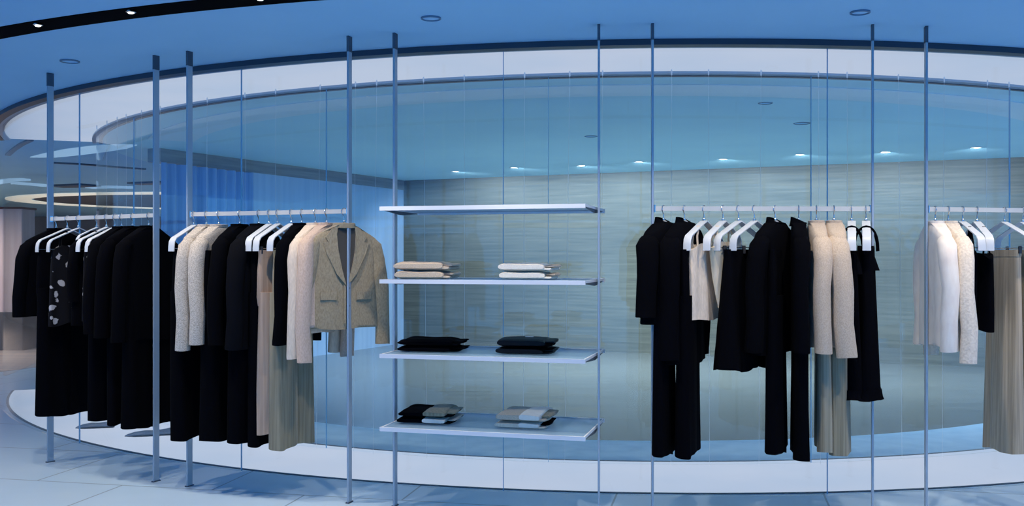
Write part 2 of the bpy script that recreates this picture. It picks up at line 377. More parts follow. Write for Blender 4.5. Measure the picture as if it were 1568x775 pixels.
# ------------------------------------------------------------------ posts
POST_PX = (77, 239, 290, 535, 605, 917, 999, 1336, 1418)
PA = [ang(px, R_POST) for px in POST_PX]
PA.append(PA[8]+(PA[7]-PA[6]))
POST_LB = ['at the far left end of the black clothes rack', 'at the right end of the black clothes rack', 'at the left end of the tweed jacket rack',
           'in front of the taupe blazer', 'at the left end of the shelves', 'at the right end of the shelves', 'at the left end of the black suit rack',
           'beside the black halter dress', 'in front of the white cotton jacket', 'at the far right end of the white jacket rack']
POSTS = []
for i, a in enumerate(PA):
    x, y = polar(R_POST, a)
    tw = {7: -22, 8: -20, 9: -20}.get(i, 0)      # the bars at the right are set more edge on
    t = thing('display_post', 'slim flat steel post '+POST_LB[i], 'post', (x, y, 0), R_(a+tw), 'steel posts around the glass ring')
    MB().bbox(-.0225, .0225, -.006, .006, .006, CEIL-.09, .002).build('bar', 'post_steel', t)
    MB().bbox(-.0235, .0235, -.0075, .0075, CEIL-.09, CEIL-.0005, .002).build('ceiling_bracket', 'bracket_steel', t)
    MB().bbox(-.030, .030, -.012, .012, .0005, .006, .003).build('foot_plate', 'bracket_steel', t)
    POSTS.append(Vector((x, y)))

RAIL_Z = 1.667
RACKS = {}
for key, i, j, lb in ((1, 0, 1, 'black clothes at the far left'), (2, 2, 3, 'tweed, charcoal and taupe jackets'), (3, 6, 7, 'black suits and beige jackets'), (4, 8, 9, 'white jackets at the right')):
    p, q = POSTS[i], POSTS[j]; c = (p+q)/2; d = (q-p).normalized(); Ln = (q-p).length
    t = thing('hanging_rail', 'white flat hanging rail carrying the '+lb, 'clothes rail', (c.x, c.y, RAIL_Z), math.atan2(d.y, d.x), 'hanging rails between the posts')
    MB().bbox(-Ln/2+.008, Ln/2-.008, -.008, .008, -.0125, .0125, .003).build('bar', 'rail_white', t)
    for s in (-1, 1):
        MB().bbox(s*(Ln/2-.012)-.004, s*(Ln/2-.012)+.004, -.012, .012, -.02, .02, .002).build('end_bracket', 'chrome', t)
    RACKS[key] = (p, d, Ln)

# ------------------------------------------------------------------ hangers
def hang_profile(x):
    ax = abs(x)
    return -.068-.012*min(ax/.03, 1)-.46*max(ax-.03, 0)
def rail_point(rack, px):
    p, d, Ln = RACKS[rack]; k = (px-784)/F
    s = (k*p.y-p.x)/(d.x-k*d.y)
    q = p+d*s
    n = Vector((d.y, -d.x))
    return q, math.atan2(n.y, n.x)
def make_hanger(rack, px, yaw, label, clips=None, half=.19, group=None, wide=.042):
    q, a = rail_point(rack, px)
    t = thing('clothes_hanger', label, 'hanger', (q.x, q.y, RAIL_Z), a+R_(yaw), group or 'white hangers on the rails')
    path = []
    for k in range(13):
        th = R_(-60+k*25); path.append((.0175*math.sin(th), 0, .0175*math.cos(th)+.0005))
    # hook: from the tip round over the bar and down the stem
    hook = [(-.018*math.cos(R_(b_)), 0, .018*math.sin(R_(b_))) for b_ in (-35, 0, 30, 60, 90, 120, 150, 180, 205, 228)]
    hook += [(.004, 0, -.024), (0, 0, -.034), (0, 0, -.070)]
    MB().tube(hook, .0027, n=8).build('hook', 'chrome', t)
    MB().lathe([(.006, -.066), (.008, -.060), (.007, -.054), (.004, -.050)], 12).build('hook_collar', 'chrome', t)
    xs = [-half-.012, -half-.011, -half-.006, -half+.01, -half*.75, -half*.5, -half*.25, -.03, 0, .03, half*.25, half*.5, half*.75, half-.01, half+.006, half+.011, half+.012]
    pts = []
    for x in xs:
        ax = abs(x); z = hang_profile(x)
        if ax > half+.0115: z = hang_profile(half)-.075
        elif ax > half+.0105: z = hang_profile(half)-.045
        elif ax > half: z = hang_profile(half)-.016
        pts.append((x, 0, z))
    MB().strap(pts, wide, .007).build('body', 'hanger_plastic', t)
    zb = hang_profile(half)-.058
    MB().tube([(-half-.010, 0, zb), (half+.010, 0, zb)], .002, n=8, side=(0,1,0)).build('crossbar', 'chrome', t)
    if clips:
        for s in (-1, 1):
            c = MB(); c.bbox(s*clips-.006, s*clips+.006, -.009, .009, zb-.032, zb+.010, .002); c.build('clip', 'clip_dark', t)
    return t

# ------------------------------------------------------------------ garments (local x: along the hanger towards the aisle, y: along the rail, z: below the rail)
def sgn(v): return -1 if v < 0 else 1
def ring_pts(a, b, zf, n=36, p=.75, fold=0, ph=0, yo=0, xo=0, k1=26, fold_z=0):
    out = []
    for i in range(n):
        t = 2*math.pi*i/n; c, s_ = math.cos(t), math.sin(t)
        x = a*sgn(c)*abs(c)**p; y = b*sgn(s_)*abs(s_)**p
        f = fold*(.6*math.sin(k1*x+ph)+.4*math.sin(k1*1.9*x+1.7*ph+(.9 if s_ > 0 else 0)))
        x2 = x+xo; z = zf(x)+fold_z*math.sin(k1*.7*x+ph*2)
        out.append((x2, y+f+yo, z))
    return out
def garment_root(rack, px, yaw, name, label, cat, group=None):
    q, a = rail_point(rack, px)
    return thing(name, label, cat, (q.x, q.y, RAIL_Z), a+R_(yaw), group)
def body_rings(L, W, T, flare, ph, fold, neck=.055, sh=.195, nz=-.074, waist=.95):
    top = lambda zc, wgt: (lambda x: zc-wgt*.44*max(abs(x)-.045, 0))
    rs = [(nz, neck, .035, 1.0, 0), (nz-.004, .10, .042, 1.0, 0), (nz-.008, sh*.82, T*.75, 1.0, 0), (nz-.014, sh, T*.85, 1.0, 0),
          (nz-.05, sh+.006, T, .85, .1), (nz-.15, W*.98, T*1.08, .4, .3)]
    mid = (nz-.15-L)/2
    rs += [(nz-.15-(nz-.15+L)*.33, W*waist, T*1.0, .1, .55), (nz-.15-(nz-.15+L)*.66, W*(1+.4*flare), T*(1+.2*flare), 0, .8), (-L+.02, W*(1+.95*flare), T*(1+.5*flare), 0, 1.0), (-L, W*(1+flare), T*(1+.5*flare), 0, 1.0)]
    out = []
    for zc, a, b, wgt, fw in rs:
        out.append(ring_pts(a, b, top(zc, wgt), fold=fold*fw, ph=ph, fold_z=.006 if zc <= -L+.001 else 0))
    # turned-in hem
    out.append(ring_pts(W*(1+flare)-.006, T*(1+.5*flare)-.006, lambda x: -L+.002, fold=fold, ph=ph))
    out.append(ring_pts(W*(1+flare)-.012, T*(1+.5*flare)-.012, lambda x: -L+.05, fold=fold, ph=ph))
    return out
def sleeve_mb(s, end, T, ph, swing=0, spread=.03, r0=.050, r1=.046, sh=.195):
    mb = MB(); z1 = -.16; x0 = sh-.035
    path = [(s*(sh-.062), 0, -.176), (s*(sh-.034), 0, -.182), (s*(sh-.010), .0, -.205), (s*(sh+.004+spread*.3), swing*.15, -.28), (s*(sh+.014+spread*.55), swing*.45, -.25-(end-.25)*.35),
            (s*(sh+.020+spread*.8), swing*.75, -.25-(end-.25)*.68), (s*(sh+.016+spread), swing, -end+.01), (s*(sh+.016+spread), swing*1.01, -end)]
    n = len(path); rx = [r0*.5, r0*.85, r0*.98, r0*.98, r0*.92, r0*.85, r1, r1]; ry = [T*.6, T*.9, T*1.0, T*.96, T*.90, T*.88, T*.90, T*.90]
    # fold wobble
    path = [(x+.004*math.sin(9*z*3+ph), y+.006*math.sin(14*z+ph*2), z) for x, y, z in path]
    mb.tube(path, rx, ry, n=18, cap=False)
    c = path[-1]; mb.tube([(c[0], c[1], c[2]), (c[0], c[1], c[2]+.03)], [rx[-1]*.99, rx[-1]*.9], [ry[-1]*.99, ry[-1]*.9], n=18)
    return mb
def front_y(x, z, W, T, nz=-.074):
    zz = min(max((z+.10)/-.12, 0), 1); b = T*(.8+.28*zz); return b*(max(1-(abs(x)/W)**2.2, .05))**.45
def jacket(rack, px, yaw, matn, label, L=.78, S=.78, W=.205, T=.05, flare=.08, collar='band', group='jackets on the rails', fold=.008, swing=0.0, spread=.02,
           front=1, name='jacket', cat='jacket', lining='black_jersey', buttons=None, sleeves=(1, -1), sh=.195, cuffs=False, pockets=False, hang=True, hlabel=None, neckz=-.074):
    ph = rng.uniform(0, 6.28)
    t = garment_root(rack, px, yaw, name, label, cat, group)
    MB().loft(body_rings(L, W, T, flare, ph, fold, sh=sh, nz=neckz)).build('body', matn, t, angle=70)
    for s in sleeves:
        so = sleeve_mb(s, S, T*1.05, ph+s, swing, spread, sh=sh).build('sleeve', matn, t, angle=70)
        if buttons:
            bmb = MB(); xs = s*(sh+.016+spread)
            for k in range(3):
                z = -S+.03+k*.02; yy = swing+front*T*.76
                bmb.lathe([(.0055, 0), (.0055, .004), (.002, .005)], 10)
                base = len(bmb.v)-30
                for q in range(base, len(bmb.v)):
                    vx, vy, vz = bmb.v[q]; bmb.v[q] = (xs+vx-s*.012, yy+front*(vz-.003), z+vy)
            bmb.build('cuff_button', buttons, so)
    if collar == 'band':
        rr = [ring_pts(.058, .040, lambda x: neckz-.014, n=24), ring_pts(.060, .043, lambda x: neckz+.008, n=24), ring_pts(.055, .038, lambda x: neckz+.010, n=24), ring_pts(.052, .034, lambda x: neckz-.012, n=24)]
        MB().loft(rr, False, False).build('collar', matn, t)
    elif collar == 'high':
        rr = [ring_pts(.062, .046, lambda x: neckz-.02, n=24), ring_pts(.048, .040, lambda x: neckz+.002, n=24), ring_pts(.044, .038, lambda x: neckz+.018, n=24), ring_pts(.040, .034, lambda x: neckz+.020, n=24), ring_pts(.040, .032, lambda x: neckz-.01, n=24)]
        for rg, kk in zip(rr, (0, .25, .45, .45, .1)):      # higher at the nape than at the throat
            for q_ in range(len(rg)): x_, y_, z_ = rg[q_]; rg[q_] = (x_, y_-.004, z_-kk*(y_+.01))
        MB().loft(rr, False, False).build('collar', matn, t)
    elif collar == 'lapel':
        f = front
        fy = lambda x, z, o: f*(front_y(x, z, W, T)+o)
        # dark opening behind the lapels
        mb = MB(); V = -.42
        for o0, o1 in ((.004, .006),):
            pts = [(-.062, -.088), (-.03, -.100), (0, -.105), (.03, -.100), (.062, -.088), (.06, -.20), (.035, -.32), (0, V), (-.035, -.32), (-.06, -.20)]
            n = len(pts); mb.add([(x, fy(x, z, o0), z) for x, z in pts]+[(x, fy(x, z, o1), z) for x, z in pts],
                   [tuple(range(n)), tuple(range(2*n-1, n-1, -1))]+[(i, (i+1) % n, (i+1) % n+n, i+n) for i in range(n)])
        mb.build('lining', lining, t, False)
        for s in (1, -1):
            mb = MB()
            pts = [(.050, -.078), (.085, -.098), (.125, -.150), (.110, -.175), (.138, -.180), (.118, -.245), (.060, -.36), (.004, V-.004), (.030, -.33), (.052, -.22), (.058, -.13)]
            n = len(pts)
            A = [(s*x, fy(x, z, .006), z) for x, z in pts]; B = [(s*x, fy(x, z, .013), z) for x, z in pts]
            mb.add(A+B, [tuple(range(n)), tuple(range(2*n-1, n-1, -1))]+[(i, (i+1) % n, (i+1) % n+n, i+n) for i in range(n)])
            mb.build('lapel', matn, t, False)
        rr = [ring_pts(.066, .046, lambda x: neckz-.022, n=24), ring_pts(.064, .046, lambda x: neckz+.004, n=24), ring_pts(.056, .038, lambda x: neckz+.008, n=24), ring_pts(.054, .035, lambda x: neckz-.015, n=24)]
        MB().loft(rr, False, False).build('collar', matn, t)
        # front edge seam, buttons, pocket flaps
        mb = MB(); zs = [V, V-.1, V-.2, -L+.03]
        mb.loft([[(0.004, fy(0, z, .001), z), (.016, fy(0, z, .001), z), (.016, fy(0, z, .006), z), (.004, fy(0, z, .006), z)] for z in zs]); mb.build('front_edge', matn, t)
        for z in (V-.02, V-.12):
            mb = MB(); mb.lathe([(.011, 0), (.011, .004), (.004, .0055)], 14)
            mb.v = [(x-.010, fy(0, z, .004)+f*zz, z+y) for x, y, zz in mb.v]; mb.build('button', 'bracket_steel', t)
        for s in (1, -1):
            mb = MB(); z = -L+.21
            cols = [.06, .085, .11, .135, .155]
            mb.loft([[(s*x, fy(x, z, .003), z), (s*x, fy(x, z, .010), z), (s*x, fy(x, z, .011), z-.045), (s*x, fy(x, z, .003), z-.045)] for x in cols]); mb.build('pocket_flap', matn, t)
    if hang:
        make_hanger(rack, px, yaw, hlabel or 'white hanger inside the '+label.split(' with ')[0].split(',')[0], half=min(.175, sh-.02), wide=.028)
    return t

def trousers(rack, px, yaw, matn, label, top=.225, bottom=1.34, W=.19, T=.028, fold=.012, group='trousers on the rails', waist=True, leg_gap=.0, hem_flare=.0, hem_wave=.009, k1=30):
    ph = rng.uniform(0, 6.28)
    t = garment_root(rack, px, yaw, 'trousers', label, 'trousers', group)
    crotch = top+.27
    hip = [ring_pts(W*.95, T*.9, lambda x: -top, fold=fold*.3, ph=ph, k1=k1), ring_pts(W*1.0, T*1.1, lambda x: -top-.12, fold=fold*.6, ph=ph, k1=k1), ring_pts(W*1.02, T*1.15, lambda x: -crotch, fold=fold*.8, ph=ph, k1=k1), ring_pts(W*.97, T*.9, lambda x: -crotch-.05, fold=fold*.8, ph=ph, k1=k1)]
    MB().loft(hip).build('hip', matn, t, angle=70)
    for s in (1, -1):
        rs = []
        for u in (0, .15, .4, .7, .985, 1.0):
            z = -(crotch-.03)-(bottom-crotch+.03)*u
            a = W*(.51+.05*u+hem_flare*u); xo = s*(W*.5+leg_gap*u); b = T*(1.25+.18*u)
            rs.append(ring_pts(a, b, (lambda x, z=z: z), n=28, fold=fold*(.8+.4*u), ph=ph+s*.8+u, xo=xo, k1=k1, fold_z=hem_wave if u == 1.0 else 0, yo=s*.006))
        rs.append(ring_pts(a-.006, b-.006, lambda x: -bottom+.002, n=28, fold=fold*1.2, ph=ph+s*.8+1, xo=xo, k1=k1, yo=s*.006))
        rs.append(ring_pts(a-.01, b-.009, lambda x: -bottom+.05, n=28, fold=fold*1.2, ph=ph+s*.8+1, xo=xo, k1=k1, yo=s*.006))
        MB().loft(rs).build('trouser_leg', matn, t, angle=70)
    if waist:
        rr = [ring_pts(W*.96, T*1.0, lambda x: -top-.04, fold=fold*.3, ph=ph, k1=k1), ring_pts(W*.965, T*1.05, lambda x: -top+.002, fold=fold*.3, ph=ph, k1=k1), ring_pts(W*.93, T*.8, lambda x: -top+.003, fold=fold*.3, ph=ph, k1=k1), ring_pts(W*.93, T*.8, lambda x: -top-.02, fold=fold*.3, ph=ph, k1=k1)]
        MB().loft(rr, False, False).build('waistband', matn, t)
    return t

def skirt(rack, px, yaw, matn, label, top=.225, bottom=.9, W0=.15, W1=.21, T0=.028, T1=.06, fold=.014, k1=34, wave=.012, name='skirt', band=True, group='skirts on the rails', tilt=0.0):
    ph = rng.uniform(0, 6.28)
    t = garment_root(rack, px, yaw, name, label, name, group)
    rs = []
    for u in (0, .12, .35, .65, .97, 1.0):
        z = -top-(bottom-top)*u
        rs.append(ring_pts(W0+(W1-W0)*u, T0+(T1-T0)*u, (lambda x, z=z, u=u: z-tilt*u*x), n=64, fold=fold*(.2+u), ph=ph, k1=k1, fold_z=wave if u == 1.0 else 0))
    rs.append(ring_pts(W1-.006, T1-.006, lambda x: -bottom+.004-tilt*x, n=64, fold=fold*1.2, ph=ph, k1=k1))
    rs.append(ring_pts(W1-.012, T1-.010, lambda x: -bottom+.06-tilt*x, n=64, fold=fold*1.1, ph=ph, k1=k1))
    MB().loft(rs).build('body', matn, t, angle=80)
    if band:
        rr = [ring_pts(W0*1.01+.002, T0+.003, lambda x: -top-.035, fold=fold*.2, ph=ph, k1=k1), ring_pts(W0*1.0+.002, T0+.003, lambda x: -top+.003, fold=fold*.2, ph=ph, k1=k1), ring_pts(W0-.005, T0-.004, lambda x: -top+.003, fold=fold*.2, ph=ph, k1=k1), ring_pts(W0-.005, T0-.004, lambda x: -top-.02, fold=fold*.2, ph=ph, k1=k1)]
        MB().loft(rr, False, False).build('waistband', matn, t)
    return t

def strap_top(rack, px, yaw, matn, label, name, cat, neck=.07, top=.24, bottom=.62, W0=.12, W1=.15, T0=.025, T1=.05, fold=.014, straps='thin', wave=.02, ruffle=False, k1=32, group=None, sr=.004):
    ph = rng.uniform(0, 6.28)
    t = garment_root(rack, px, yaw, name, label, cat, group)
    rs = []
    for u in (0, .06, .2, .5, .8, .985, 1.0):
        z = -top-(bottom-top)*u
        wv = .035*(1-u) if u < .1 else 0
        rs.append(ring_pts(W0+(W1-W0)*u**.8, T0+(T1-T0)*u, (lambda x, z=z, wv=wv: z+wv*abs(math.sin(x/W0*math.pi))-(wv*.4)), n=48, fold=fold*(.3+u), ph=ph, k1=k1, fold_z=wave if u == 1.0 else 0))
    rs.append(ring_pts(W1-.006, T1-.006, lambda x: -bottom+.006, n=48, fold=fold*1.2, ph=ph, k1=k1)); rs.append(ring_pts(W1-.01, T1-.01, lambda x: -bottom+.05, n=48, fold=fold*1.2, ph=ph, k1=k1))
    MB().loft(rs).build('body', matn, t, angle=80)
    if straps == 'thin':
        for s in (1, -1):
            for f in (1, -1):
                xs = s*W0*.62
                MB().strap([(xs*1.15, f*T0*.6, -top-.01), (xs*1.1, f*.012, -top+.06), (s*.075, f*.004, hang_profile(.075)+.006)], .010, .003).build('shoulder_strap', matn, t)
    else:      # halter loop over the hanger
        for s in (1, -1):
            cup = []
            for u in (0, .3, .6, .85, 1.0):
                cup.append(ring_pts(W0*(.12+.36*math.sin(math.pi*min(u*.62, .5))), (T0+.012)*(.45+.75*u), (lambda x, u=u: -top+.015-.13*u), n=20, fold=.003, ph=ph, k1=60, xo=s*W0*.52))
            MB().loft(cup).build('bodice_cup', matn, t)
        for s in (1, -1):
            pts = []
            for k in range(13):
                u = math.pi*k/12; y = -.060*math.cos(u)
                pts.append((s*(.105-.02*math.sin(u)), y, -top-.01+(top+.01-.098)*math.sin(u)**.8))
            MB().tube(pts, sr, sr*1.6, n=8, side=(1, 0, 0)).build('halter_strap', matn, t)
    if ruffle:
        rr = []
        for z, g in ((-bottom+.035, 0), (-bottom-.005, .006), (-bottom-.02, .012), (-bottom-.018, .004)):
            rr.append(ring_pts(W1+g, T1+g, (lambda x, z=z: z), n=64, fold=fold*1.2, ph=ph, k1=k1*2, fold_z=.007))
        MB().loft(rr, False, False).build('hem_ruffle', matn, t)
    return t

# ---------------- rack 1: black clothes at the far left
BJ = 'black jackets on the left rack'
jacket(1, 86, -16, 'black_wool', 'black jacket at the very left end of the left rack with its sleeve hanging free', L=.66, S=.66, W=.215, T=.05, spread=.02, group=BJ)
trousers(1, 103, -8, 'black_crepe', 'black wide trousers hanging lowest at the left of the left rack', bottom=1.315, W=.20, T=.04)
make_hanger(1, 103, -8, 'white hanger carrying the wide black trousers on the left rack', clips=.12)
strap_top(1, 120, -8, 'floral_print', 'black blouse printed with pale flowers on the left rack', 'floral_blouse', 'blouse', top=.205, bottom=.70, W0=.175, W1=.20, T0=.03, T1=.045, wave=.02, straps='thin')
make_hanger(1, 120, -8, 'white hanger showing above the flowered black blouse')
jacket(1, 148, -2, 'black_jersey', 'plain black top beside the flowered blouse on the left rack', L=.70, S=.55, W=.165, T=.038, sh=.15, group=BJ, neckz=-.10, spread=-.01)
strap_top(1, 163, 0, 'floral_print', 'dark printed blouse mostly hidden in the middle of the left rack', 'printed_blouse', 'blouse', top=.205, bottom=.66, W0=.16, W1=.17, T0=.025, T1=.035, straps='thin')
make_hanger(1, 163, -2, 'white hanger in the middle of the left rack above a dark printed blouse')
trousers(1, 179, 0, 'black_crepe', 'black trousers in the middle of the left rack behind the steel post', bottom=1.29, W=.19, T=.035)
make_hanger(1, 176, 0, 'white hanger carrying the middle black trousers of the left rack', clips=.12)
jacket(1, 186, 2, 'black_wool', 'black jacket right of the middle of the left rack', L=.74, S=.74, W=.21, T=.046, group=BJ)
jacket(1, 203, 2, 'black_crepe', 'black jacket second from the right end of the left rack', L=.76, S=.76, W=.21, T=.046, group=BJ)
trousers(1, 205, 4, 'black_crepe', 'black trousers near the right end of the left rack', bottom=1.30, W=.19, T=.035)
trousers(1, 226, 4, 'black_wool', 'black trousers at the right end of the left rack, right behind the post', bottom=1.32, W=.19, T=.035)
jacket(1, 228, 4, 'black_wool', 'black jacket at the right end of the left rack', L=.78, S=.78, W=.21, T=.046, group=BJ)

# ---------------- rack 2: tweed, charcoal, trousers, taupe
JR = 'jackets on the second rack'
make_hanger(2, 297, 0, 'white hanger at the left end of the second rack beside the tweed jacket')
trousers(2, 299, 2, 'black_crepe', 'black trousers at the left end of the second rack below the tweed jackets', bottom=1.345, W=.20, T=.045)
jacket(2, 316, 0, 'grey_tweed', 'pale grey tweed jacket hung leftmost, its sleeve the longest of the two tweeds', L=.74, S=.81, W=.20, T=.045, spread=.0, group=JR)
jacket(2, 335, 0, 'grey_tweed', 'pale grey tweed jacket in front of the other tweed, next to the black jacket', L=.70, S=.77, W=.20, T=.05, spread=.0, swing=.015, group=JR)
trousers(2, 345, 2, 'black_wool', 'black trousers under the plain black jacket on the second rack', bottom=1.34, W=.20, T=.045)
jacket(2, 367, 0, 'black_wool', 'plain black jacket between the tweed and the charcoal jackets', L=.76, S=.77, W=.20, T=.048, group=JR)
jacket(2, 396, 0, 'charcoal_wool', 'charcoal jacket with rounded shoulder beside the two bare white hangers', L=.79, S=.79, W=.205, T=.056, group=JR)
trousers(2, 386, 2, 'black_crepe', 'long black trousers below the charcoal jacket', bottom=1.345, W=.19, T=.045)
make_hanger(2, 412, 0, 'white hanger carrying the black trousers left of the rose beige ones', clips=.13)
trousers(2, 412, 0, 'black_wool', 'black trousers reaching lowest, just left of the rose beige trousers', bottom=1.35, W=.17, T=.035)
trousers(2, 425, -4, 'rose_beige_wool', 'rose beige trousers clipped to the bare white hanger beside the charcoal jacket', bottom=1.28, W=.165, T=.030, fold=.014)
make_hanger(2, 425, -2, 'white clip hanger holding the rose beige trousers', clips=.15)
jacket(2, 462, 0, 'black_jersey', 'short black cardigan hung over the taupe trousers', L=.60, S=.76, W=.185, T=.042, spread=-.03, swing=-.03, sh=.185, name='cardigan', cat='cardigan', group=None)
trousers(2, 446, -4, 'olive_taupe_wool', 'taupe wide trousers hanging lowest below the black cardigan', bottom=1.36, W=.155, T=.045, fold=.018)
make_hanger(2, 446, -2, 'white bare hanger tip left of the black cardigan carrying the taupe trousers', clips=.13)
jacket(2, 483, 0, 'cream_linen', 'cream linen jacket right of the black cardigan', L=.70, S=.83, W=.20, T=.042, spread=0, group=JR)
jacket(2, 500, -4, 'blush_linen', 'blush linen jacket between the cream jacket and the taupe blazer', L=.66, S=.85, W=.20, T=.042, spread=0, group=JR)
jacket(2, 527, -36, 'taupe_velvet', 'taupe velvet blazer turned to the front with wide lapels and a button', L=.67, S=.77, W=.20, T=.027, flare=.06, spread=.035, collar='lapel', lining='lining_brown', group=JR, pockets=True)

# ---------------- rack 3: black suits, cream tops, skirt, beige jackets, dresses
JS = 'jackets on the third rack'
jacket(3, 1016, -36, 'black_wool', 'black high necked jacket leftmost on the third rack', L=.62, S=.58, W=.20, T=.06, spread=-.01, collar='high', group=JS)
trousers(3, 1017, -20, 'black_crepe', 'black trousers below the leftmost black jacket of the third rack', bottom=1.315, W=.18, T=.030, hem_wave=.015)
jacket(3, 1048, -36, 'black_jersey', 'longer black high necked jacket, second on the black suit rack', L=.83, S=.80, W=.20, T=.06, spread=-.01, collar='high', group=JS)
trousers(3, 1053, -20, 'black_crepe', 'black trousers second from the left on the third rack', bottom=1.315, W=.18, T=.034, hem_wave=.01)
strap_top(3, 1078, -36, 'cream_linen', 'cream sleeveless blouse beside the black jackets', 'sleeveless_blouse', 'blouse', top=.21, bottom=.60, W0=.17, W1=.17, T0=.03, T1=.04, wave=.006)
make_hanger(3, 1078, -38, 'white hanger holding the cream sleeveless blouse')
strap_top(3, 1107, -36, 'cream_silk', 'cream silk camisole narrowing to a point beside the black skirt', 'silk_camisole', 'camisole', top=.20, bottom=.54, W0=.16, W1=.08, T0=.03, T1=.02, wave=.03)
make_hanger(3, 1107, -38, 'white hanger holding the cream silk camisole')
make_hanger(3, 1131, -48, 'white clip hanger holding the left edge of the black skirt', clips=.13)
make_hanger(3, 1155, -48, 'white clip hanger over the right half of the black skirt', clips=.10)
skirt(3, 1134, -40, 'black_crepe', 'flared black skirt with a wavy hem clipped to two white hangers', bottom=.86, W0=.16, W1=.23, T0=.04, T1=.09, tilt=.0)
jacket(3, 1187, -44, 'black_wool', 'middle black jacket showing both shoulders on third rack', L=.78, S=.76, W=.20, T=.05, collar='high', group=JS)
trousers(3, 1188, -22, 'black_crepe', 'black trousers below the middle black jacket of the third rack', bottom=1.305, W=.18, T=.034, hem_wave=.012)
jacket(3, 1223, -14, 'black_jersey', 'narrow black jacket beside the beige corduroy jackets', L=.76, S=.76, W=.20, T=.042, collar='high', group=JS)
trousers(3, 1225, -16, 'black_wool', 'narrow black trousers reaching lowest beside the taupe trousers', bottom=1.33, W=.17, T=.028)
trousers(3, 1260, -17, 'taupe_satin', 'dark taupe trousers below the left beige corduroy jacket', bottom=1.295, W=.16, T=.024, fold=.012)
jacket(3, 1250, -10, 'beige_corduroy', 'beige corduroy jacket left of its twin on the third rack', L=.74, S=.765, W=.195, T=.048, spread=-.01, buttons='rail_white', group=JS)
trousers(3, 1284, -22, 'olive_taupe_wool', 'grey taupe trousers with folds below the right beige corduroy jacket', bottom=1.305, W=.17, T=.034, fold=.014)
jacket(3, 1277, -12, 'beige_corduroy', 'beige corduroy jacket right of its twin with buttons on the cuff', L=.74, S=.785, W=.195, T=.056, spread=-.01, swing=.035, buttons='rail_white', group=JS)
strap_top(3, 1304, -20, 'black_crepe', 'black halter dress behind the front one at the right end of the third rack', 'halter_dress', 'dress', top=.24, bottom=1.0, W0=.14, W1=.18, T0=.04, T1=.06, straps='halter', ruffle=True, wave=.005, group='black halter dresses', sr=.006)
make_hanger(3, 1304, -20, 'white hanger inside the left black halter loop')
strap_top(3, 1326, -20, 'black_crepe', 'black halter dress hung rightmost on the third rack beside the post', 'halter_dress', 'dress', top=.22, bottom=1.0, W0=.13, W1=.19, T0=.045, T1=.065, straps='halter', ruffle=True, wave=.005, group='black halter dresses', sr=.006)
make_hanger(3, 1326, -20, 'white hanger inside the right black halter loop beside the post')

# ---------------- rack 4: white jackets, black top, skirts
jacket(4, 1432, -17, 'white_cotton', 'white crumpled cotton jacket right behind the post', L=.74, S=.76, W=.20, T=.048, spread=.0, fold=.013, group='jackets on the right rack')
jacket(4, 1452, -15, 'ivory_brocade', 'ivory brocade jacket beside the white cotton one', L=.76, S=.82, W=.19, T=.045, spread=.05, group='jackets on the right rack')
strap_top(4, 1474, -10, 'black_crepe', 'black strappy top hung behind the other black strappy top', 'strappy_top', 'top', top=.24, bottom=.60, W0=.13, W1=.11, T0=.028, T1=.04, wave=.03, group='black strappy tops')
make_hanger(4, 1474, -10, 'white hanger nearest the ivory brocade jacket')
strap_top(4, 1496, -12, 'black_crepe', 'black strappy top nearest the champagne skirt with a crumpled edge', 'strappy_top', 'top', top=.26, bottom=.65, W0=.15, W1=.11, T0=.034, T1=.045, wave=.035, fold=.02, group='black strappy tops')
make_hanger(4, 1496, -20, 'white hanger seen end on above the black strappy top')
skirt(4, 1538, 0, 'champagne_satin', 'long champagne satin skirt falling in pleats from a clip hanger', bottom=1.34, W0=.115, W1=.135, T0=.03, T1=.06, fold=.012, k1=44, wave=.006, name='long_skirt')
make_hanger(4, 1538, 0, 'white clip hanger holding the long champagne skirt', clips=.12)
skirt(4, 1566, 0, 'taupe_satin', 'long rose taupe skirt cut off by the right edge of the view', bottom=1.33, W0=.115, W1=.135, T0=.03, T1=.06, fold=.012, k1=44, wave=.006, name='long_skirt')
make_hanger(4, 1566, 0, 'white clip hanger at the right edge of the view', clips=.12)

# ------------------------------------------------------------------ shelves between the two middle posts
p, q = POSTS[4], POSTS[5]; c = (p+q)/2; d = (q-p).normalized(); SW = (q-p).length; SA = R_(-15); d = Vector((math.cos(SA), math.sin(SA)))
SHELF_Z = (.465, .860, 1.262, 1.655)
SD = .30
SHELF_LB = ('lowest glass shelf carrying the patterned folded tops', 'second glass shelf from the floor carrying the black folded clothes',
            'third glass shelf from the floor carrying the beige and white folded knits', 'empty top glass shelf level with the clothes rails')
for z, lb in zip(SHELF_Z, SHELF_LB):
    t = thing('glass_shelf', lb, 'shelf', (c.x, c.y, z), SA, 'glass shelves between the middle posts')
    hw = .556
    MB().bbox(-hw+.006, hw-.006, -SD+.012, SD-.012, .012, .020, .002).build('panel', 'shelf_glass', t)
    f = MB(); f.bbox(-hw-.008, hw+.008, -SD, -SD+.012, 0, .022, .002); f.build('front_edge', 'shelf_white', t)
    f = MB(); f.bbox(-hw-.008, hw+.008, SD-.012, SD, 0, .022, .002); f.build('rear_edge', 'shelf_white', t)
    for s in (-1, 1):
        MB().bbox(s*hw-.004, s*hw+.004, -SD+.013, SD-.013, .008, .0215, .001).build('side_edge', 'shelf_white', t)
        rr = [[(s*hw-.003, y_, z0_), (s*hw+.003, y_, z0_), (s*hw+.003, y_, .0078), (s*hw-.003, y_, .0078)] for y_, z0_ in ((-SD+.03, .004), (-.02, -.012), (.03, -.012), (SD-.05, .004))]
        MB().loft(rr).build('side_bracket', 'bracket_steel', t, False)

